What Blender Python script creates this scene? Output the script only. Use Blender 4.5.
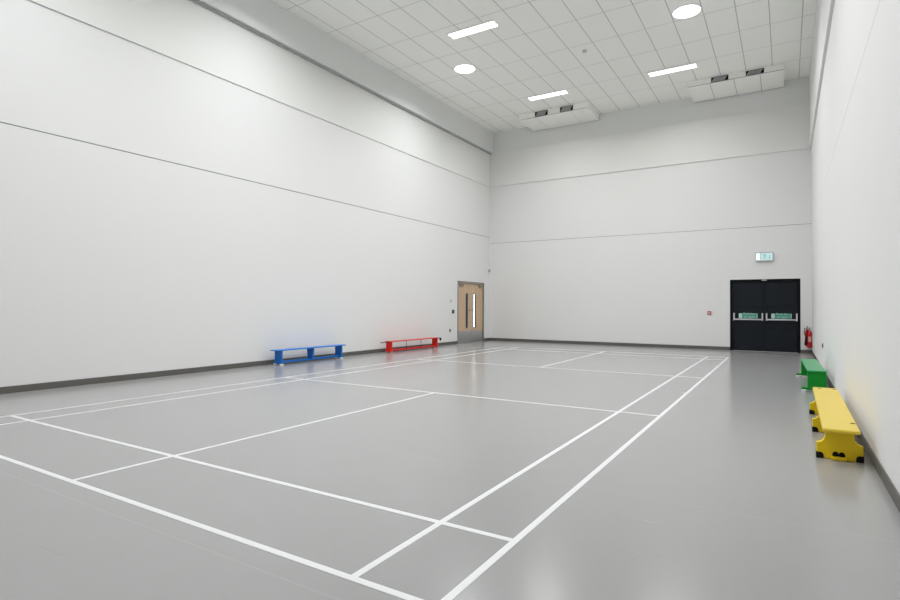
import bpy, bmesh, math, random
from mathutils import Vector, Matrix
random.seed(7)
sc = bpy.context.scene
for o in list(bpy.data.objects): bpy.data.objects.remove(o)
COL = sc.collection

# ---------------------------------------------------------------- camera
yaw, pitch, roll = 0.556, 0.011, 0.0046
F = Vector((-math.sin(yaw)*math.cos(pitch), math.cos(yaw)*math.cos(pitch), math.sin(pitch)))
R0 = Vector((math.cos(yaw), math.sin(yaw), 0)); U0 = R0.cross(F)
R1 = R0*math.cos(roll)+U0*math.sin(roll); U1 = U0*math.cos(roll)-R0*math.sin(roll)
cam_d = bpy.data.cameras.new('camera'); cam = bpy.data.objects.new('camera', cam_d); COL.objects.link(cam)
m = Matrix.Identity(4)
for i in range(3):
    m[i][0] = R1[i]; m[i][1] = U1[i]; m[i][2] = -F[i]
m[0][3], m[1][3], m[2][3] = 7.2926, -1.902, 1.2318
cam.matrix_world = m
cam_d.sensor_width = 36; cam_d.lens = 552.97/900*36; cam_d.shift_x = 7.39/900
cam_d.clip_start = .05; cam_d.clip_end = 200
sc.camera = cam
# ---------------------------------------------------------------- world, exposure
w = bpy.data.worlds.new('world'); sc.world = w; w.use_nodes = True
w.node_tree.nodes['Background'].inputs[0].default_value = (.8, .9, 1, 1)
w.node_tree.nodes['Background'].inputs[1].default_value = 1.0
sc.view_settings.view_transform = 'Standard'; sc.view_settings.look = 'None'
sc.view_settings.gamma = 1; sc.view_settings.use_curve_mapping = False
sc.view_settings.exposure = 0.0
STRIP_E, ROUND_E, GLASS_E = 2.6, 2.6, 4.5       # brightness of the lit diffusers and the daylit window
STRIP_W, ROUND_W, SPREAD = 52.0, 59.0, 151       # watts and beam angle of each lamp
try:
    sc.cycles.use_denoising = True
    sc.cycles.max_bounces = 16; sc.cycles.diffuse_bounces = 10
    sc.cycles.caustics_reflective = False; sc.cycles.caustics_refractive = False
    sc.cycles.sample_clamp_indirect = 6
except Exception: pass

# ---------------------------------------------------------------- materials
def mat(name, col, rough=.6, metal=0, spec=.5, emit=None, estr=0, noise=None, bump=None, coat=0):
    """procedural principled; noise=(scale, amount) varies the colour, bump=(scale, strength, distance)"""
    mt = bpy.data.materials.new(name); mt.use_nodes = True
    nt = mt.node_tree; b = nt.nodes['Principled BSDF']
    b.inputs['Base Color'].default_value = (*col, 1); b.inputs['Roughness'].default_value = rough
    b.inputs['Metallic'].default_value = metal; b.inputs['Specular IOR Level'].default_value = spec
    if coat: b.inputs['Coat Weight'].default_value = coat; b.inputs['Coat Roughness'].default_value = .1
    if emit:
        b.inputs['Emission Color'].default_value = (*emit, 1); b.inputs['Emission Strength'].default_value = estr
    tc = nt.nodes.new('ShaderNodeTexCoord')
    if noise:
        n = nt.nodes.new('ShaderNodeTexNoise'); n.inputs['Scale'].default_value = noise[0]; n.inputs['Detail'].default_value = 4
        nt.links.new(tc.outputs['Object'], n.inputs['Vector'])
        mx = nt.nodes.new('ShaderNodeMix'); mx.data_type = 'RGBA'
        a = noise[1]
        mx.inputs['A'].default_value = (*[c*(1-a) for c in col], 1); mx.inputs['B'].default_value = (*[min(1, c*(1+a)) for c in col], 1)
        nt.links.new(n.outputs['Fac'], mx.inputs['Factor']); nt.links.new(mx.outputs['Result'], b.inputs['Base Color'])
    if bump:
        n = nt.nodes.new('ShaderNodeTexNoise'); n.inputs['Scale'].default_value = bump[0]; n.inputs['Detail'].default_value = 3
        nt.links.new(tc.outputs['Object'], n.inputs['Vector'])
        bp = nt.nodes.new('ShaderNodeBump'); bp.inputs['Strength'].default_value = bump[1]; bp.inputs['Distance'].default_value = bump[2]
        nt.links.new(n.outputs['Fac'], bp.inputs['Height']); nt.links.new(bp.outputs['Normal'], b.inputs['Normal'])
    return mt

M = {}
M['wall'] = mat('wall_paint', (.775, .775, .773), .75, spec=.25, noise=(.7, .012), bump=(60, .08, .002))
M['panel'] = mat('upper_wall_paint', (.78, .785, .765), .8, spec=.2, noise=(.9, .012))
M['bulkhead'] = mat('grey_bulkhead_paint', (.76, .77, .765), .8, spec=.2)
M['gap'] = mat('dark_joint', (.10, .10, .10), .9)
M['shade_grey'] = mat('painted_shade_grey', (.40, .405, .40), .9)  # shade under the left bulkhead, put into the colour
M['base'] = mat('grey_skirting_vinyl', (.115, .11, .10), .55, noise=(3, .06))
M['scuff'] = mat('pale_scuff', (.37, .37, .37), .4)
M['scuff_dark'] = mat('dark_scuff', (.30, .30, .30), .4)
M['line'] = mat('white_line_paint', (.74, .74, .76), .38, spec=.4)
M['housing'] = mat('white_enamel', (.8, .8, .8), .4)
M['strip'] = mat('lit_diffuser', (.9, .9, .9), .5, emit=(1, .985, .95), estr=STRIP_E)
M['round'] = mat('lit_round_diffuser', (.9, .9, .9), .5, emit=(.93, .97, 1), estr=ROUND_E)
M['unit'] = mat('unit_casing', (.95, .945, .91), .6, spec=.3)
M['steel'] = mat('brushed_steel', (.50, .51, .51), .35, metal=.85, noise=(30, .05))
M['steel_frame'] = mat('grey_door_frame', (.20, .195, .18), .45)
M['black_door'] = mat('black_door_paint', (.007, .010, .015), .45, spec=.22, noise=(3, .1))
M['black_frame'] = mat('black_frame_paint', (.003, .0034, .004), .5, spec=.15)
M['bar'] = mat('white_push_bar', (.62, .61, .63), .35)
M['black'] = mat('black_rubber', (.006, .006, .006), .6, spec=.2)
M['dark'] = mat('dark_metal', (.02, .02, .02), .5, spec=.3)
M['blue'] = mat('blue_gloss', (.006, .15, .53), .4, spec=.3, noise=(6, .05))
M['bluetop'] = mat('blue_gloss_top', (.02, .20, .66), .25)
M['red'] = mat('red_gloss', (.74, .018, .008), .4, spec=.3, noise=(6, .05))
M['redtop'] = mat('red_board', (.66, .045, .022), .3)
M['green'] = mat('green_gloss', (.002, .25, .022), .4, spec=.25, noise=(6, .05))
M['greentop'] = mat('green_board', (.02, .33, .10), .3)
M['yellow'] = mat('yellow_plastic', (.82, .59, .004), .42, spec=.35, noise=(5, .04))
M['yellowtop'] = mat('yellow_board', (.76, .56, .03), .32, spec=.75)
M['padred'] = mat('pinkish_rubber_pad', (.62, .30, .28), .5)
M['pad'] = mat('white_rubber_pad', (.75, .78, .78), .5)
M['ext'] = mat('red_cylinder_enamel', (.50, .012, .015), .25)
M['label'] = mat('pale_label', (.60, .33, .27), .5)
M['alarm'] = mat('red_alarm_plastic', (.42, .05, .05), .4)
M['alarm_w'] = mat('alarm_white', (.8, .72, .72), .4)
M['plate'] = mat('grey_plate', (.50, .51, .51), .4)
M['navy'] = mat('dark_blue_plastic', (.012, .03, .05), .4)
M['teal'] = mat('green_sign', (.06, .30, .23), .4)
M['pale'] = mat('pale_green_sign', (.50, .68, .64), .4)
M['exit_lit'] = mat('lit_exit_panel', (.45, .55, .56), .4, emit=(.72, .93, .97), estr=.38)
M['exit_white'] = mat('lit_exit_white', (.9, .9, .9), .4, emit=(.9, 1, 1), estr=.7)
M['exit_green'] = mat('lit_exit_green', (.12, .45, .40), .4, emit=(.3, .7, .66), estr=.38)
M['glassdark'] = mat('bead_grey', (.30, .30, .28), .4)
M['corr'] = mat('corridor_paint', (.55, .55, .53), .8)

def glass(name):
    mt = bpy.data.materials.new(name); mt.use_nodes = True
    b = mt.node_tree.nodes['Principled BSDF']
    b.inputs['Base Color'].default_value = (.9, .95, .95, 1); b.inputs['Roughness'].default_value = .02
    b.inputs['Transmission Weight'].default_value = 1; b.inputs['IOR'].default_value = 1.1
    return mt
M['glass'] = glass('door_glass')
M['daylight'] = mat('daylit_window', (.9, .9, .9), .5, emit=(.80, .90, 1), estr=GLASS_E)

def wood():
    mt = bpy.data.materials.new('pale_wood_veneer'); mt.use_nodes = True
    nt = mt.node_tree; b = nt.nodes['Principled BSDF']; b.inputs['Roughness'].default_value = .45
    tc = nt.nodes.new('ShaderNodeTexCoord'); mp = nt.nodes.new('ShaderNodeMapping')
    mp.inputs['Scale'].default_value = (14, 14, .9); nt.links.new(tc.outputs['Object'], mp.inputs['Vector'])
    n = nt.nodes.new('ShaderNodeTexNoise'); n.inputs['Scale'].default_value = 1.5; n.inputs['Detail'].default_value = 5
    nt.links.new(mp.outputs['Vector'], n.inputs['Vector'])
    r = nt.nodes.new('ShaderNodeValToRGB'); r.color_ramp.elements[0].position = .3; r.color_ramp.elements[1].position = .7
    r.color_ramp.elements[0].color = (.54, .375, .235, 1); r.color_ramp.elements[1].color = (.66, .475, .31, 1)
    nt.links.new(n.outputs['Fac'], r.inputs['Fac']); nt.links.new(r.outputs['Color'], b.inputs['Base Color'])
    return mt
M['wood'] = wood()

def floor_mat():
    mt = bpy.data.materials.new('grey_vinyl_floor'); mt.use_nodes = True
    nt = mt.node_tree; b = nt.nodes['Principled BSDF']; L = nt.links.new
    tc = nt.nodes.new('ShaderNodeTexCoord')
    n = nt.nodes.new('ShaderNodeTexNoise'); n.inputs['Scale'].default_value = .22; n.inputs['Detail'].default_value = 0
    L(tc.outputs['Object'], n.inputs['Vector'])
    mx = nt.nodes.new('ShaderNodeMix'); mx.data_type = 'RGBA'
    mx.inputs['A'].default_value = (.322, .321, .320, 1); mx.inputs['B'].default_value = (.330, .330, .330, 1)
    L(n.outputs['Fac'], mx.inputs['Factor'])
    # welded seams between the two metre wide vinyl sheets
    sp = nt.nodes.new('ShaderNodeSeparateXYZ'); L(tc.outputs['Object'], sp.inputs[0])
    q = sp.outputs['Y']
    for op, v in (('SUBTRACT', 6.85), ('FLOORED_MODULO', 2.0), ('SUBTRACT', 1.0), ('ABSOLUTE', 0), ('LESS_THAN', .006), ('MULTIPLY', .13)):
        mn = nt.nodes.new('ShaderNodeMath'); mn.operation = op; L(q, mn.inputs[0]); mn.inputs[1].default_value = v; q = mn.outputs[0]
    mx2 = nt.nodes.new('ShaderNodeMix'); mx2.data_type = 'RGBA'; mx2.inputs['B'].default_value = (.48, .48, .48, 1)
    L(q, mx2.inputs['Factor']); L(mx.outputs['Result'], mx2.inputs['A']); L(mx2.outputs['Result'], b.inputs['Base Color'])
    b.inputs['Roughness'].default_value = .20
    b.inputs['Specular IOR Level'].default_value = .5
    return mt
M['floor'] = floor_mat()

def ceiling_mat():
    """0.6 x 1.2 m lay-in tiles, joints running both ways"""
    mt = bpy.data.materials.new('ceiling_tiles'); mt.use_nodes = True
    nt = mt.node_tree; b = nt.nodes['Principled BSDF']; L = nt.links.new
    b.inputs['Roughness'].default_value = .85; b.inputs['Specular IOR Level'].default_value = .2
    tc = nt.nodes.new('ShaderNodeTexCoord'); sp = nt.nodes.new('ShaderNodeSeparateXYZ'); L(tc.outputs['Object'], sp.inputs[0])
    def line(sock, off, pitch, half):
        a = nt.nodes.new('ShaderNodeMath'); a.operation = 'SUBTRACT'; L(sock, a.inputs[0]); a.inputs[1].default_value = off - pitch/2
        d = nt.nodes.new('ShaderNodeMath'); d.operation = 'FLOORED_MODULO'; L(a.outputs[0], d.inputs[0]); d.inputs[1].default_value = pitch
        e = nt.nodes.new('ShaderNodeMath'); e.operation = 'SUBTRACT'; L(d.outputs[0], e.inputs[0]); e.inputs[1].default_value = pitch/2
        f = nt.nodes.new('ShaderNodeMath'); f.operation = 'ABSOLUTE'; L(e.outputs[0], f.inputs[0])
        g = nt.nodes.new('ShaderNodeMath'); g.operation = 'LESS_THAN'; L(f.outputs[0], g.inputs[0]); g.inputs[1].default_value = half
        return g.outputs[0]
    lx = line(sp.outputs['X'], .40, .6, .009); ly = line(sp.outputs['Y'], 9.85, 1.2, .011)
    n = nt.nodes.new('ShaderNodeTexNoise'); n.inputs['Scale'].default_value = 40; L(tc.outputs['Object'], n.inputs['Vector'])
    base = nt.nodes.new('ShaderNodeMix'); base.data_type = 'RGBA'
    base.inputs['A'].default_value = (.935, .94, .905, 1); base.inputs['B'].default_value = (.945, .95, .915, 1); L(n.outputs['Fac'], base.inputs['Factor'])
    m1 = nt.nodes.new('ShaderNodeMix'); m1.data_type = 'RGBA'; L(ly, m1.inputs['Factor']); L(base.outputs['Result'], m1.inputs['A']); m1.inputs['B'].default_value = (.66, .665, .64, 1)
    m2 = nt.nodes.new('ShaderNodeMix'); m2.data_type = 'RGBA'; L(lx, m2.inputs['Factor']); L(m1.outputs['Result'], m2.inputs['A']); m2.inputs['B'].default_value = (.50, .505, .49, 1)
    L(m2.outputs['Result'], b.inputs['Base Color'])
    return mt
M['ceiling'] = ceiling_mat()

# ---------------------------------------------------------------- mesh helpers
class MB:
    def __init__(s): s.bm = bmesh.new()
    def box(s, x0, x1, y0, y1, z0, z1):
        v = [s.bm.verts.new(p) for p in ((x0,y0,z0),(x1,y0,z0),(x1,y1,z0),(x0,y1,z0),(x0,y0,z1),(x1,y0,z1),(x1,y1,z1),(x0,y1,z1))]
        for f in ((0,3,2,1),(4,5,6,7),(0,1,5,4),(1,2,6,5),(2,3,7,6),(3,0,4,7)): s.bm.faces.new([v[i] for i in f])
        return s
    def prism(s, poly, axis, a, b):
        """poly: 2D outline; axis 'x' -> (y,z), 'y' -> (x,z), 'z' -> (x,y)"""
        def P(p, t): return {'x': (t, p[0], p[1]), 'y': (p[0], t, p[1]), 'z': (p[0], p[1], t)}[axis]
        A = [s.bm.verts.new(P(p, a)) for p in poly]; B = [s.bm.verts.new(P(p, b)) for p in poly]
        n = len(poly)
        s.bm.faces.new(A); s.bm.faces.new(B[::-1])
        for i in range(n): s.bm.faces.new((A[i], B[i], B[(i+1) % n], A[(i+1) % n]))
        return s
    def lathe(s, prof, c, axis='z', n=24):
        """prof: (radius, t) pairs along the axis"""
        rings = []
        for r, t in prof:
            ring = []
            for k in range(n):
                a = 2*math.pi*k/n; u, v = r*math.cos(a), r*math.sin(a)
                p = {'z': (u, v, t), 'x': (t, u, v), 'y': (u, t, v)}[axis]
                ring.append(s.bm.verts.new((c[0]+p[0], c[1]+p[1], c[2]+p[2])))
            rings.append(ring)
        for a, b in zip(rings, rings[1:]):
            for k in range(n): s.bm.faces.new((a[k], a[(k+1) % n], b[(k+1) % n], b[k]))
        s.bm.faces.new(rings[0][::-1]); s.bm.faces.new(rings[-1])
        return s
    def tube(s, pts, r, n=8):
        pts = [Vector(p) for p in pts]; rings = []
        for i, p in enumerate(pts):
            d = (pts[min(i+1, len(pts)-1)] - pts[max(i-1, 0)]).normalized()
            a = d.orthogonal().normalized() if not rings else (pa - d*pa.dot(d)).normalized()
            pa = a; b = d.cross(a)
            rings.append([s.bm.verts.new(p + a*r*math.cos(2*math.pi*k/n) + b*r*math.sin(2*math.pi*k/n)) for k in range(n)])
        for a, b in zip(rings, rings[1:]):
            for k in range(n): s.bm.faces.new((a[k], a[(k+1) % n], b[(k+1) % n], b[k]))
        s.bm.faces.new(rings[0][::-1]); s.bm.faces.new(rings[-1])
        return s
    def build(s, name, m, parent=None, bevel=0, seg=2, smooth=False):
        bmesh.ops.recalc_face_normals(s.bm, faces=s.bm.faces)
        top = parent
        while top is not None and top.parent is not None: top = top.parent
        if top is not None: bmesh.ops.translate(s.bm, vec=-top.location, verts=s.bm.verts)   # into the thing's own frame
        me = bpy.data.meshes.new(name); s.bm.to_mesh(me); s.bm.free()
        me.materials.append(M[m] if isinstance(m, str) else m)
        o = bpy.data.objects.new(name, me); COL.objects.link(o)
        if smooth:
            for p in me.polygons: p.use_smooth = len(p.vertices) == 4
        if bevel:
            bv = o.modifiers.new('bevel', 'BEVEL'); bv.width = bevel; bv.segments = seg; bv.limit_method = 'ANGLE'; bv.angle_limit = math.radians(40)
        if parent: o.parent = parent
        return o
def struct(o): o['kind'] = 'structure'; return o
def thing(name, label, cat, loc, group=None):
    o = bpy.data.objects.new(name, None); COL.objects.link(o); o.location = loc; o.empty_display_size = .1
    o['label'] = label; o['category'] = cat
    if group: o['group'] = group
    return o
def dup(root, delta, label, group=None):
    r = root.copy(); COL.objects.link(r); r.location = root.location + Vector(delta); r['label'] = label
    if group: r['group'] = group
    for ch in list(root.children):
        c = ch.copy(); COL.objects.link(c); c.parent = r
        for g in list(ch.children):
            d = g.copy(); COL.objects.link(d); d.parent = c
    return r
def text(name, body, size, loc, m, parent, sx=1, rot=(math.pi/2, 0, 0)):
    """lettering as a real mesh on a sign facing -y"""
    cu = bpy.data.curves.new(name, 'FONT'); cu.body = body; cu.size = size; cu.extrude = .0005
    cu.align_x = 'CENTER'; cu.align_y = 'CENTER'; cu.resolution_u = 2
    t = bpy.data.objects.new(name, cu); COL.objects.link(t)
    bpy.context.view_layer.update()
    me = bpy.data.meshes.new_from_object(t.evaluated_get(bpy.context.evaluated_depsgraph_get()))
    bpy.data.objects.remove(t)
    from mathutils import Euler
    T = Matrix.Translation(loc) @ Euler(rot).to_matrix().to_4x4() @ Matrix.Diagonal((sx, 1, 1, 1))
    me.transform(T); me.materials.clear(); me.materials.append(M[m])
    o = bpy.data.objects.new(name, me); COL.objects.link(o)
    o.parent = parent
    o.matrix_parent_inverse = Matrix.Identity(4)
    return o

# ---------------------------------------------------------------- room shell
UL, UR, VB, VF, ZC = -1.85, 7.88, 16.02, -7.0, 7.51
Z1L, Z1B, Z1R, Z2, Z3 = 3.727, 3.506, 3.483, 5.555, 6.765
T = .25
floor = struct(MB().box(UL-T, UR+T, VF-T, VB+T, -.12, 0).build('floor', 'floor'))
ceiling = struct(MB().box(UL-T, UR+T, VF-T, VB+T, ZC, ZC+.15).build('ceiling', 'ceiling'))

# left wall, with the opening of the wooden doors
DL0, DL1, DLH = 13.73, 15.60, 2.065
w_ = MB()
w_.box(UL-T, UL, VF, DL0, 0, Z1L-.007).box(UL-T, UL, DL1, VB+T, 0, Z1L-.007).box(UL-T, UL, DL0, DL1, DLH, Z1L-.007)
wall_left = struct(w_.build('wall_left', 'wall'))
MB().box(UL-T, UL-.02, VF, VB+T, Z1L-.007, Z1L+.007).build('joint', 'gap', wall_left)
MB().box(UL-T, UL, VF, VB+T, Z1L+.007, Z2).build('middle_panel', 'wall', wall_left)
MB().box(UL-T, UL+.022, VF, VB, Z2, Z3+.01).build('upper_panel', 'panel', wall_left, .003)
MB().box(UL-T, UL+.09, VF, VB, Z3-.032, Z3).build('painted_shade_gap', 'shade_grey', wall_left)  # projecting strip, coloured grey to paint the shade line below the bulkhead
MB().box(UL-T, UL+.15, VF, VB, Z3, ZC).build('bulkhead', 'bulkhead', wall_left, .004)

# back wall, with the opening of the black doors
DB0, DB1, DBH = 5.916, 7.622, 2.028
w_ = MB()
w_.box(UL, DB0, VB, VB+T, 0, Z1B-.005).box(DB1, UR, VB, VB+T, 0, Z1B-.005).box(DB0, DB1, VB, VB+T, DBH, Z1B-.005)
wall_back = struct(w_.build('wall_back', 'wall'))
MB().box(UL, UR, VB+.02, VB+T, Z1B-.005, Z1B+.005).build('joint', 'gap', wall_back)
MB().box(UL, UR, VB, VB+T, Z1B+.005, Z2).build('middle_panel', 'wall', wall_back)
MB().box(UL, UR, VB-.03, VB+T, Z2, Z3).build('upper_panel', 'panel', wall_back, .003)
MB().box(UL, UR, VB, VB+T, Z3, ZC).build('bulkhead', 'bulkhead', wall_back)

w_ = MB(); w_.box(UR, UR+T, VF, VB+T, 0, Z1R-.003)
wall_right = struct(w_.build('wall_right', 'wall'))
MB().box(UR+.012, UR+T, VF, VB+T, Z1R-.003, Z1R+.003).build('joint', 'gap', wall_right)
MB().box(UR, UR+T, VF, VB+T, Z1R+.003, Z2).build('middle_panel', 'wall', wall_right)
MB().box(UR-.045, UR+T, VF, VB, Z2, ZC).build('upper_panel', 'wall', wall_right, .004)
wall_front = struct(MB().box(UL-T, UR+T, VF-T, VF, 0, ZC).build('wall_front', 'wall'))

def skirting(name, pieces):
    b = MB()
    for p in pieces: b.box(*p)
    return struct(b.build(name, 'base', None, .006))
BH, BT = .095, .012
skirting('baseboard_left', [(UL, UL+BT, VF, DL0, 0, BH), (UL, UL+BT, DL1, VB, 0, BH)])
skirting('baseboard_back', [(UL+BT, DB0, VB-BT, VB, 0, BH), (DB1, UR-BT, VB-BT, VB, 0, BH)])
skirting('baseboard_right', [(UR-BT, UR, VF, VB, 0, BH)])

# badminton court painted on the floor: 6.1 x 13.4 m, 4 cm lines
def court_line(x0, x1, y0, y1): MB().box(x0, x1, y0, y1, 0, .0012).build('court_line', 'line', floor)
lw = .04
for x in (0, 6.06): court_line(x, x+lw, 0, 13.4)
for x in (.46, 5.6): court_line(x, x+lw, 0, 13.4)
for a, b_ in ((lw, .46), (.50, 5.6), (5.64, 6.06)):
    for y in (0, .76, 4.70, 8.66, 12.60, 13.36): court_line(a, b_, y, y+lw)
court_line(3.03, 3.07, lw, .76); court_line(3.03, 3.07, .80, 4.70)
court_line(3.03, 3.07, 8.70, 12.60); court_line(3.03, 3.07, 12.64, 13.36)
court_line(6.02, 6.06, 6.69, 6.71); court_line(.04, .08, 6.69, 6.71)

# faint scuffs on the vinyl
for (xa, ya, xb, yb, m_) in ((6.396, 1.447, 6.838, 1.432, 'scuff'), (6.481, .977, 6.772, .987, 'scuff'), (6.566, 2.171, 6.655, 2.305, 'scuff_dark'), (3.818, -.571, 4.279, -.572, 'scuff_dark')):
    MB().prism([(xa, ya), ((xa+xb)/2, (ya+yb)/2-.002), (xb, yb), ((xa+xb)/2, (ya+yb)/2+.002)], 'z', 0, .0004).build('scuff_mark', m_, floor)

# corridor behind the wooden doors
CX = -4.2
struct(MB().box(CX, UL-T, 12.6, 20.2, -.12, 0).build('floor_corridor', 'floor'))
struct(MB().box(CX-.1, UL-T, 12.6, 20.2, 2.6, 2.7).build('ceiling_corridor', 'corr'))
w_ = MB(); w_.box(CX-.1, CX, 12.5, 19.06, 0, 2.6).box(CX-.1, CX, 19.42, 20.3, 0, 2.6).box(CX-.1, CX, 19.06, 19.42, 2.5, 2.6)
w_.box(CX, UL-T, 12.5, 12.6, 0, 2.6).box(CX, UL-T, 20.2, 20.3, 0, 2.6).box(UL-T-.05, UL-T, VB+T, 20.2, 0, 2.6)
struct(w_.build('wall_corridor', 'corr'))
wn = struct(MB().box(CX-.08, CX-.06, 19.06, 19.42, 0, 2.5).build('window_1', 'daylight'))
MB().box(CX-.06, CX+.005, 19.06, 19.09, 0, 2.5).box(CX-.06, CX+.005, 19.39, 19.42, 0, 2.5).box(CX-.06, CX+.005, 19.09, 19.39, 1.9, 1.94).build('window_frame', 'housing', wn)

# ---------------------------------------------------------------- black double fire doors
d1 = struct(MB().box(DB0, DB0+.07, VB-.006, VB+.10, 0, DBH).box(DB1-.07, DB1, VB-.006, VB+.10, 0, DBH)
            .box(DB0+.07, DB1-.07, VB-.006, VB+.10, DBH-.07, DBH).build('door_1', 'black_frame', None, .004))
mid = (DB0+DB1)/2
for s, (a, b_, p0, p1, g0, g1) in enumerate(((DB0+.072, mid-.003, 6.005, 6.742, 6.135, 6.605), (mid+.003, DB1-.072, 6.81, 7.555, 6.935, 7.42))):
    lf = MB().box(a, b_, VB+.03, VB+.08, .008, DBH-.073)
    # raised edging and rails of each leaf
    lf.box(a, a+.05, VB+.022, VB+.031, .008, DBH-.073).box(b_-.05, b_, VB+.022, VB+.031, .008, DBH-.073)
    for z in (.008, .62, 1.26, DBH-.123): lf.box(a+.05, b_-.05, VB+.022, VB+.031, z, z+.05)
    leaf = lf.build('door_leaf', 'black_door', d1, .003)
    pb = MB().tube([(p0+.03, VB-.055, .895), (p1-.03, VB-.055, .895)], .021, 12).build('push_bar', 'bar', leaf, smooth=True)
    for q in (p0, p1-.034):
        MB().box(q, q+.034, VB-.075, VB+.03, .862, 1.075).build('push_bar_bracket', 'bar', leaf, .008)
    sg = MB().box(g0, g1, VB+.018, VB+.022, .925, 1.068).build('push_sign', 'teal', leaf); sg['label'] = 'green and white push bar notice'
# the notices' lettering belongs to the leaves
leaves = [c for c in d1.children if c.name.startswith('door_leaf')]
for leaf, (g0, g1) in zip(leaves, ((6.135, 6.605), (6.935, 7.42))):
    cx = (g0+g1)/2
    MB().box(g0+.006, g0+.085, VB+.0165, VB+.0179, .931, 1.062).box(g1-.02, g1-.004, VB+.0165, VB+.0179, .931, 1.062).build('sign_panel', 'pale', leaf)
    text('sign_lettering', 'Push bar\nto open', .082, (cx+.03, VB+.0172, 1.012), 'pale', leaf, 1.02)
MB().box(mid-.06, mid+.06, VB-.03, VB-.006, DBH-.045, DBH-.012).build('door_selector', 'steel', d1, .004)
MB().box(DB0+.07, DB1-.07, VB-.004, VB+.10, 0, .007).build('threshold', 'steel', d1)
struct(MB().box(DB0, DB1, VB+.10, VB+.25, 0, DBH).build('trim_1', 'black_frame'))

# ---------------------------------------------------------------- wooden double doors
d2 = struct(MB().box(UL-.12, UL+.008, DL0, DL0+.055, 0, DLH).box(UL-.12, UL+.008, DL1-.055, DL1, 0, DLH)
            .box(UL-.12, UL+.008, DL0+.055, DL1-.055, DLH-.055, DLH).build('door_2', 'steel_frame', None, .004))
dm = 14.665
X0, X1 = UL-.075, UL-.025
for (a, b_, g0, g1) in ((DL0+.058, dm-.002, 14.31, 14.50), (dm+.002, DL1-.058, 14.86, 15.07)):
    z0, z1, h = .475, 1.68, DLH-.058
    leaf = (MB().box(X0, X1, a, g0, .008, h).box(X0, X1, g1, b_, .008, h).box(X0, X1, g0, g1, .008, z0).box(X0, X1, g0, g1, z1, h)).build('door_leaf', 'wood', d2)
    MB().box(X0-.004, X1+.004, g0, g0+.035, z0, z1).box(X0-.004, X1+.004, g1-.035, g1, z0, z1).box(X0-.004, X1+.004, g0+.035, g1-.035, z0, z0+.035).box(X0-.004, X1+.004, g0+.035, g1-.035, z1-.035, z1).build('glazing_bead', 'glassdark', leaf, .003)
    MB().box(X0+.02, X0+.028, g0+.035, g1-.035, z0+.035, z1-.035).build('glass_pane', 'glass', leaf)
    MB().box(X1, X1+.003, a+.005, b_-.005, .01, .40).build('kick_plate', 'steel', leaf)
    hub = a + .09 if a < 14 else b_ - .34
    MB().box(X1, X1+.045, hub, hub+.25, h-.10, h-.045).build('door_closer', 'steel_frame', leaf, .006)
    s = -1 if a < 14 else 1
    MB().lathe([(.02, 0), (.02, .012), (.008, .014), (.008, .03)], (X1, dm+s*.10, 1.10), 'x', 12).build('lock', 'dark', leaf)
    MB().box(X1, X1+.002, dm+s*.06-.03, dm+s*.06+.03, 1.53, 1.60).build('door_notice', 'plate', leaf)
MB().box(X1+.004, UL+.02, DL0+.10, DL1-.10, DLH-.052, DLH-.03).build('header_plate', 'steel', d2)
MB().box(X0, UL+.001, DL0+.055, DL1-.055, 0, .006).build('threshold', 'steel', d2)

# ---------------------------------------------------------------- ceiling lamps
def lamp(parent, shape, sx, sy, watts, col, z, y=0):
    ld = bpy.data.lights.new('lamp_light', 'AREA'); ld.shape = shape; ld.size = sx; ld.size_y = sy
    ld.energy = watts; ld.color = col; ld.spread = math.radians(SPREAD)
    lo = bpy.data.objects.new('lamp_light', ld); COL.objects.link(lo); lo.parent = parent; lo.location = (0, y, z)
def strip(x, y, label, group=None):
    t = thing('strip_light', label, 'ceiling light', (x, y, ZC), group)
    h = MB().box(x-.61, x+.61, y-.145, y+.145, ZC-.014, ZC)
    h.box(x-.61, x+.61, y-.012, y+.012, ZC-.03, ZC-.014).box(x-.61, x+.61, y-.145, y-.135, ZC-.03, ZC-.014).box(x-.61, x+.61, y+.135, y+.145, ZC-.03, ZC-.014)
    h.build('housing', 'housing', t)
    for s in (-1, 1):
        MB().box(x-.575, x+.575, y+s*.075-.045, y+s*.075+.045, ZC-.028, ZC-.0145).build('diffuser', 'strip', t)
        lamp(t, 'RECTANGLE', 1.14, .085, STRIP_W/2, (1, .99, .975), -.034, s*.075)
    return t
def disc(x, y, label, group=None):
    t = thing('round_light', label, 'ceiling light', (x, y, ZC), group)
    MB().lathe([(.288, -.012), (.295, -.008), (.295, 0)], (x, y, ZC), 'z', 48).build('rim', 'housing', t)
    MB().lathe([(.14, -.036), (.235, -.03), (.265, -.018), (.27, -.0125)], (x, y, ZC), 'z', 48).build('diffuser', 'round', t, smooth=True)
    lamp(t, 'DISK', .54, .54, ROUND_W, (.95, .98, 1), -.04)
    return t
s1 = strip(1.265, 9.03, 'twin-tube ceiling strip light near the left round light, farthest from the back wall')
dup(s1, (.03, 4.56, 0), 'ceiling strip light in front of the left ceiling unit')
dup(s1, (3.48, 4.6, 0), 'ceiling strip light left of the ceiling unit beside the right wall')
r1 = disc(.09, 10.75, 'smaller-looking round white ceiling light nearest the left wall')
dup(r1, (5.42, -.03, 0), 'large round white ceiling light at the top edge, near the right wall')
for dx, dy in ((3.48, .03), (0, -4.5), (3.48, -4.5), (0, -9), (3.48, -9)):
    dup(s1, (dx, dy, 0), 'ceiling strip light further forward than the picture reaches', 'strip lights above and behind the viewpoint')
for dx, dy in ((0, -5.5), (5.42, -5.5), (0, -9.8), (5.42, -9.8)):
    dup(r1, (dx, dy, 0), 'round ceiling light further forward than the picture reaches', 'round lights above and behind the viewpoint')

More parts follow.
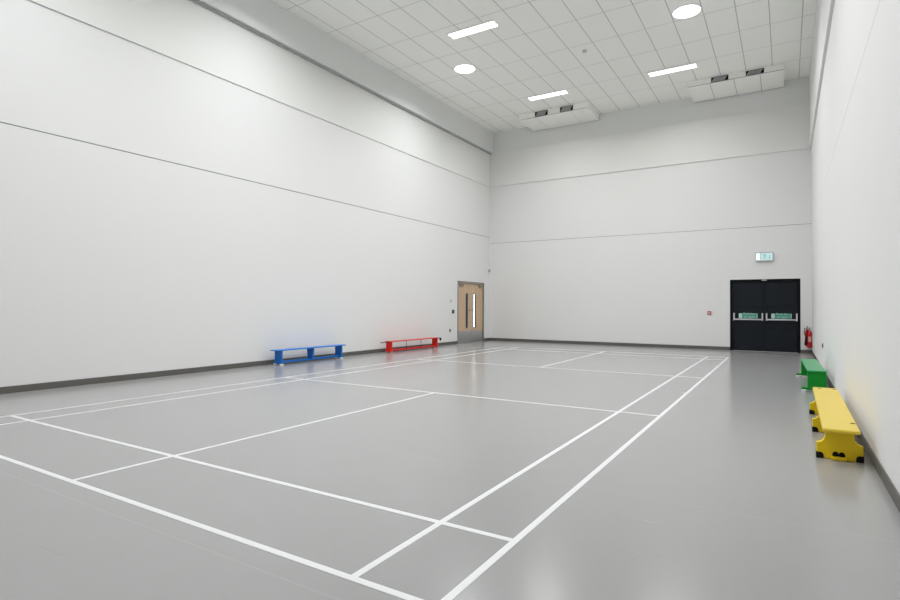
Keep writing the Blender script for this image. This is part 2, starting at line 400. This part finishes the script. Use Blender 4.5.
# ---------------------------------------------------------------- ceiling units with grilles
def slat_grille(x0, x1, y, z0, z1, parent):
    g = MB().box(x0, x1, y-.006, y, z0, z0+.012).box(x0, x1, y-.006, y, z1-.012, z1).box(x0, x0+.012, y-.006, y, z0+.012, z1-.012).box(x1-.012, x1, y-.006, y, z0+.012, z1-.012)
    gr = g.build('grille', 'dark', parent)
    MB().box(x0+.012, x1-.012, y-.0012, y-.0006, z0+.012, z1-.012).build('grille_recess', 'black', parent)
    s = MB(); n = 9; hh = z1-z0-.024
    for k in range(n):
        xa = x0+.014+(x1-x0-.028-hh*.6)*k/n
        s.prism([(xa, z0+.012), (xa+.022, z0+.012), (xa+.022+hh*.6, z1-.012), (xa+hh*.6, z1-.012)], 'y', y-.005, y-.0015)
    s.build('grille_slats', 'plate', parent)
def unit(x0, x1, yf, yb, zb, grs, divs, label, lip):
    t = thing('ceiling_unit', label, 'air conditioning unit', ((x0+x1)/2, (yf+yb)/2, ZC))
    MB().box(x0+lip, x1-lip, yf+lip, yb, zb+.03, ZC-.001).build('casing', 'unit', t, .003)
    MB().box(x0+lip+.004, x1-lip-.004, yf+lip+.004, VB-.002, zb+.016, zb+.0295).build('painted_shade_gap', 'gap', t)  # dark core: shows in the panel joints and paints shade along the wall edge
    xs = [x0]+divs+[x1]
    for a, b_ in zip(xs, xs[1:]):
        MB().box(a+.005, b_-.005, yf, yb, zb, zb+.0155).build('bottom_panel', 'unit', t, .002)
    for a, b_ in grs: slat_grille(a, b_, yf+lip, zb+.033, ZC-.012, t)
    return t
unit(-.14, 2.15, 14.74, 15.985, 7.31, ((.42, .85), (1.26, 1.68)), [.43, 1.0, 1.58], 'white ceiling air unit nearer the left, with two dark grilles, above the back wall', .012)
unit(4.955, 7.262, 14.72, 15.985, 7.335, ((5.56, 5.98), (6.395, 6.812)), [5.53, 6.11, 6.72], 'white ceiling air unit beside the right wall, with two dark grilles and four bottom panels', .012)

t = thing('smoke_detector', 'small pale smoke detector on the ceiling tiles', 'detector', (3.11, 11.37, ZC))
MB().lathe([(.03, -.05), (.05, -.04), (.055, -.018), (.055, -.012)], (3.11, 11.37, ZC), 'z', 20).build('sensor_head', 'plate', t)
MB().lathe([(.06, -.012), (.062, 0)], (3.11, 11.37, ZC), 'z', 20).build('base', 'housing', t)

# ---------------------------------------------------------------- benches
def rounded(x0, x1, y0, y1, r, n=5):
    pts = []
    for cx, cy, a0 in ((x1-r, y1-r, 0), (x0+r, y1-r, 90), (x0+r, y0+r, 180), (x1-r, y0+r, 270)):
        for k in range(n+1):
            a = math.radians(a0+90*k/n); pts.append((cx+r*math.cos(a), cy+r*math.sin(a)))
    return pts

# yellow moulded bench
xc = 7.668
t = thing('gym_bench', 'yellow moulded gym bench with black corner feet beside the right wall', 'bench', (xc, 4.75, 0)); t.rotation_euler.z = -.009
MB().prism(rounded(xc-.12, xc+.125, 3.43, 6.14, .03), 'z', .248, .278).build('seat_board', 'yellowtop', t, .010, 3)
for (hx, hy) in ((7.612, 6.02), (7.757, 6.02), (7.766, 3.77)):
    h = MB().lathe([(.019, .2782), (.019, .2795)], (hx, hy, 0), 'z', 16).build('socket_hole', 'black', t)
MB().box(xc-.02, xc+.02, 3.66, 5.86, .19, .2475).build('spine_rail', 'yellow', t, .005)
def yleg(y0, front):
    n = 8; P = [(-.155, 0), (-.155, .118)]
    # concave shoulder up to the narrow neck
    for k in range(n+1):
        a = math.pi/2*k/n
        P.append((-.155+.058*math.sin(a), .128+.062*(1-math.cos(a))))
    P += [(-.094, .247)]
    pts = P + [(-x, z) for x, z in P[::-1]]
    pts = [(xc+x, z) for x, z in pts]
    lg = MB().prism(pts, 'y', y0, y0+.05).build('leg', 'yellow', t, .006)
    for s in (-1, 1):
        q = [(0, 0), (.052, 0), (.052, .028), (.046, .042), (.034, .05), (0, .05)]
        q = [(xc+s*(-.159+a), -0.0+b) for a, b in q]
        MB().prism(q, 'y', y0-.006, y0+.056).build('corner_foot', 'black', lg, .002)
    if front:
        MB().prism([(xc-.062, .001), (xc+.042, .001), (xc+.048, .026), (xc-.062, .026)], 'y', y0-.035, y0+.002).build('lower_lip', 'yellow', lg, .004)
        for s in (-1, 1):
            MB().lathe([(.020, -.004), (.020, .002)], (xc-.006+s*.021, y0, .045), 'y', 16).box(xc-.006+min(0, s*.042), xc-.006+max(0, s*.042), y0-.004, y0+.002, .028, .045).build('coupling_socket', 'black', lg)
    return lg
yleg(3.61, True); yleg(4.73, False); yleg(5.80, False)

def gym_bench(x, ya, yb, legs, zt, w, c, ctop, label, mode):
    """board on upright panels with foot bars, low rail between them"""
    t = thing('gym_bench', label, 'bench', (x, (ya+yb)/2, 0))
    MB().prism(rounded(x-w/2, x+w/2, ya, yb, .02, 3), 'z', zt-.024, zt).build('seat_board', ctop, t, .006)
    for i, y in enumerate(legs):
        end = i in (0, len(legs)-1)
        hw = w/2-(.002 if mode == 'green' else .02)
        if end:
            P = [(x-hw, .03), (x+hw, .03), (x+hw, zt-.0245), (x-hw, zt-.0245)]
        else:
            P = [(x-hw+.03, .06), (x+hw-.03, .06), (x+hw, zt-.0245), (x-hw, zt-.0245)]
        lg = MB().prism(P, 'y', y-.022, y+.022).build('leg', c, t, .004)
        if end:
            fx = .075 if mode == 'green' else .022
            MB().box(x-hw-fx, x+hw+(fx if mode != 'green' else .02), y-.03, y+.03, .036, .066).build('foot_bar', c, lg, .006)
            for s in (-1, 1):
                px = x-hw-fx+.002 if s < 0 else x+hw+(fx if mode != 'green' else .02)-.057
                MB().box(px, px+.052, y-.036, y+.036, 0, .034).build('foot_pad', 'padred' if mode == 'red' else 'pad', lg, .005)
    MB().box(x-.03, x+.03, legs[0]+.022, legs[-1]-.022, .036, .080).build('low_rail', c, t, .006)
    return t
gym_bench(-1.585, 5.87, 7.93, [6.0, 6.90, 7.80], .322, .235, 'blue', 'bluetop', 'blue gym bench with three uprights against the left wall', 'blue')
tr = gym_bench(-1.56, 9.66, 11.98, [9.70, 11.92], .305, .22, 'red', 'redtop', 'red gym bench with dark end hooks against the left wall near the wooden doors', 'red')
for y in (10.35, 11.05):
    MB().tube([(-1.47, y, .06), (-1.47, y, .285)], .007).build('thin_upright', 'dark', tr)
MB().box(-1.60, -1.55, 9.37, 9.6595, .270, .288).build('end_hook', 'dark', tr, .003)
MB().box(-1.53, -1.48, 11.9805, 12.16, .270, .288).box(-1.53, -1.48, 12.12, 12.16, .20, .270).build('end_hook', 'dark', tr, .003)
tg = gym_bench(7.65, 7.79, 9.92, [7.835, 9.83], .320, .235, 'green', 'greentop', 'green gym bench with flat board beside the right wall, behind the yellow bench', 'green'); tg.rotation_euler.z = .020

# ---------------------------------------------------------------- wall fittings
# exit sign
t = thing('exit_sign', 'lit pale green emergency exit sign above the black doors', 'exit sign', (6.775, VB, 2.52))
MB().box(6.565, 6.985, VB-.06, VB-.001, 2.525, 2.785).build('housing', 'plate', t, .006)
MB().box(6.575, 6.975, VB-.064, VB-.0605, 2.555, 2.755).build('light_panel', 'exit_lit', t)
y0, y1 = VB-.0665, VB-.0645
MB().box(6.585, 6.66, y0, y1, 2.57, 2.745).build('doorway_panel', 'exit_white', t)
# running figure through a doorway, and an arrow
fig = MB(); fx, fz = 6.78, 2.66
fig.lathe([(.016, y0-VB), (.016, y1-VB)], (fx+.012, VB, fz+.066), 'y', 12)
for P in ([(fx-.012, fz-.01), (fx+.018, fz-.012), (fx+.022, fz+.046), (fx-.006, fz+.048)],
          [(fx-.01, fz+.045), (fx-.05, fz+.018), (fx-.044, fz+.006), (fx, fz+.026)],
          [(fx+.018, fz+.044), (fx+.052, fz+.004), (fx+.044, fz-.004), (fx+.010, fz+.026)],
          [(fx-.012, fz-.008), (fx+.004, fz-.010), (fx-.022, fz-.058), (fx-.062, fz-.058), (fx-.062, fz-.046), (fx-.030, fz-.044)],
          [(fx+.002, fz-.010), (fx+.018, fz-.010), (fx+.038, fz-.044), (fx+.026, fz-.088), (fx+.012, fz-.084), (fx+.022, fz-.046)]):
    fig.prism(P, 'y', y0, y1)
fig.build('running_figure', 'exit_green', t)
MB().prism([(6.665, 2.57), (6.685, 2.57), (6.685, 2.725), (6.725, 2.725), (6.725, 2.74), (6.665, 2.74)], 'y', y0, y1).build('doorway_symbol', 'exit_green', t)
MB().box(6.895, 6.915, y0, y1, 2.60, 2.70).prism([(6.87, 2.62), (6.905, 2.58), (6.94, 2.62)], 'y', y0, y1).build('arrow', 'exit_green', t)

# fire alarm call point
t = thing('fire_call_point', 'small red fire alarm call point on the back wall left of the black doors', 'alarm', (5.375, VB, 1.0))
MB().box(5.325, 5.425, VB-.035, VB-.001, 1.02, 1.12).build('body', 'alarm', t, .006)
MB().box(5.350, 5.400, VB-.038, VB-.0355, 1.048, 1.092).build('press_panel', 'alarm_w', t, .002)
MB().lathe([(.010, -.040), (.010, -.0385)], (5.375, VB, 1.07), 'y', 12).build('button', 'black', t)

# fire extinguishers
def extinguisher(x, y, z, r, h, label, horn):
    t = thing('fire_extinguisher', label, 'fire extinguisher', (x, y, z))
    MB().lathe([(r*.82, 0), (r, .015), (r, h-.08), (r*.93, h-.045), (r*.7, h-.018), (r*.35, h), (.018, h+.01)], (x, y, z), 'z', 24).build('cylinder', 'ext', t, smooth=True)
    MB().lathe([(.019, 0), (.019, .035)], (x, y, z+h+.0101), 'z', 12).build('valve', 'steel', t)
    MB().box(x-.009, x+.009, y-.085, y+.02, z+h+.075, z+h+.088).prism([(y-.02, z+h+.046), (y+.018, z+h+.046), (y+.018, z+h+.074), (y, z+h+.074)], 'x', x-.009, x+.009).box(x-.008, x+.008, y-.075, y-.0201, z+h+.046, z+h+.056).build('handle', 'dark', t, .002)
    if horn:
        MB().tube([(x-.02, y-.01, z+h+.03), (x-.055, y-.035, z+h+.02), (x-.066, y-.052, z+h-.08), (x-.05, y-.075, z+h-.17)], .010).build('hose', 'black', t)
        MB().lathe([(.032, 0), (.026, .08), (.016, .20), (.011, .24)], (x-.035, y-.085, z+.04), 'z', 16).build('discharge_horn', 'black', t, smooth=True)
    else:
        MB().tube([(x-.02, y-.01, z+h+.03), (x-.055, y-.03, z+h+.01), (x-.069, y-.045, z+h-.12), (x-.066, y-.045, z+.12)], .008).build('hose', 'black', t)
        lb = MB().box(x-.035, x+.035, y-r-.0018, y-r+.012, z+.16, z+.30).build('label', 'label', t, .001)
    MB().box(x-.03, x+.03, y+r+.001, VB-.001 if horn else y+r+.03, z+h*.6, z+h*.6+.05).build('wall_bracket', 'dark', t)
    return t
extinguisher(7.772, 15.955, .19, .047, .46, 'red fire extinguisher with black horn hung next to the black doors, the left of two', True)
extinguisher(7.823, 15.80, .165, .056, .45, 'red fire extinguisher with pale label hung in the back right corner, the right of two', False)

# small devices on the left wall beside the wooden doors
t = thing('door_reader', 'small dark and pale door release plate left of the wooden doors', 'door release', (UL, 13.47, 1.0))
MB().box(UL+.001, UL+.03, 13.39, 13.475, 1.0, 1.115).build('body', 'navy', t, .004)
MB().box(UL+.001, UL+.018, 13.477, 13.555, 1.01, 1.11).build('button_plate', 'pale', t, .003)
t = thing('wall_switch', 'tiny pale switch plate above the door release plate', 'switch', (UL, 13.32, 1.36))
MB().box(UL+.001, UL+.010, 13.28, 13.365, 1.36, 1.445).build('plate', 'plate', t, .002)
MB().box(UL+.0101, UL+.015, 13.31, 13.335, 1.38, 1.425).build('rocker', 'housing', t, .001)
def socket(x, s, y, z, wd, m, label):
    t = thing('wall_socket', label, 'socket', (x, y, z))
    a, b_ = sorted((x+s*.001, x+s*.012))
    MB().box(a, b_, y-wd/2, y+wd/2, z-.043, z+.043).build('plate', m, t, .003)
    a, b_ = sorted((x+s*.0121, x+s*.018))
    MB().box(a, b_, y-.03, y+.03, z-.03, z+.03).build('insert', 'dark', t, .002)
socket(UL, 1, 13.26, .455, .088, 'steel_frame', 'small dark socket low on the left wall between the red bench and wooden doors')
socket(UR, -1, 10.67, .525, .10, 'steel_frame', 'small dark socket low on the right wall beyond the green bench')
t = thing('wall_sensor', 'tiny grey sensor high in the back left corner near the wooden doors', 'sensor', (UL, 15.95, 2.5))
MB().prism([(UL+.001, 2.47), (UL+.05, 2.50), (UL+.05, 2.56), (UL+.001, 2.58)], 'y', 15.91, 15.98).build('body', 'plate', t, .006)
MB().prism([(UL+.045, 2.485), (UL+.056, 2.49), (UL+.056, 2.525), (UL+.0505, 2.525)], 'y', 15.92, 15.97).build('lens', 'dark', t)
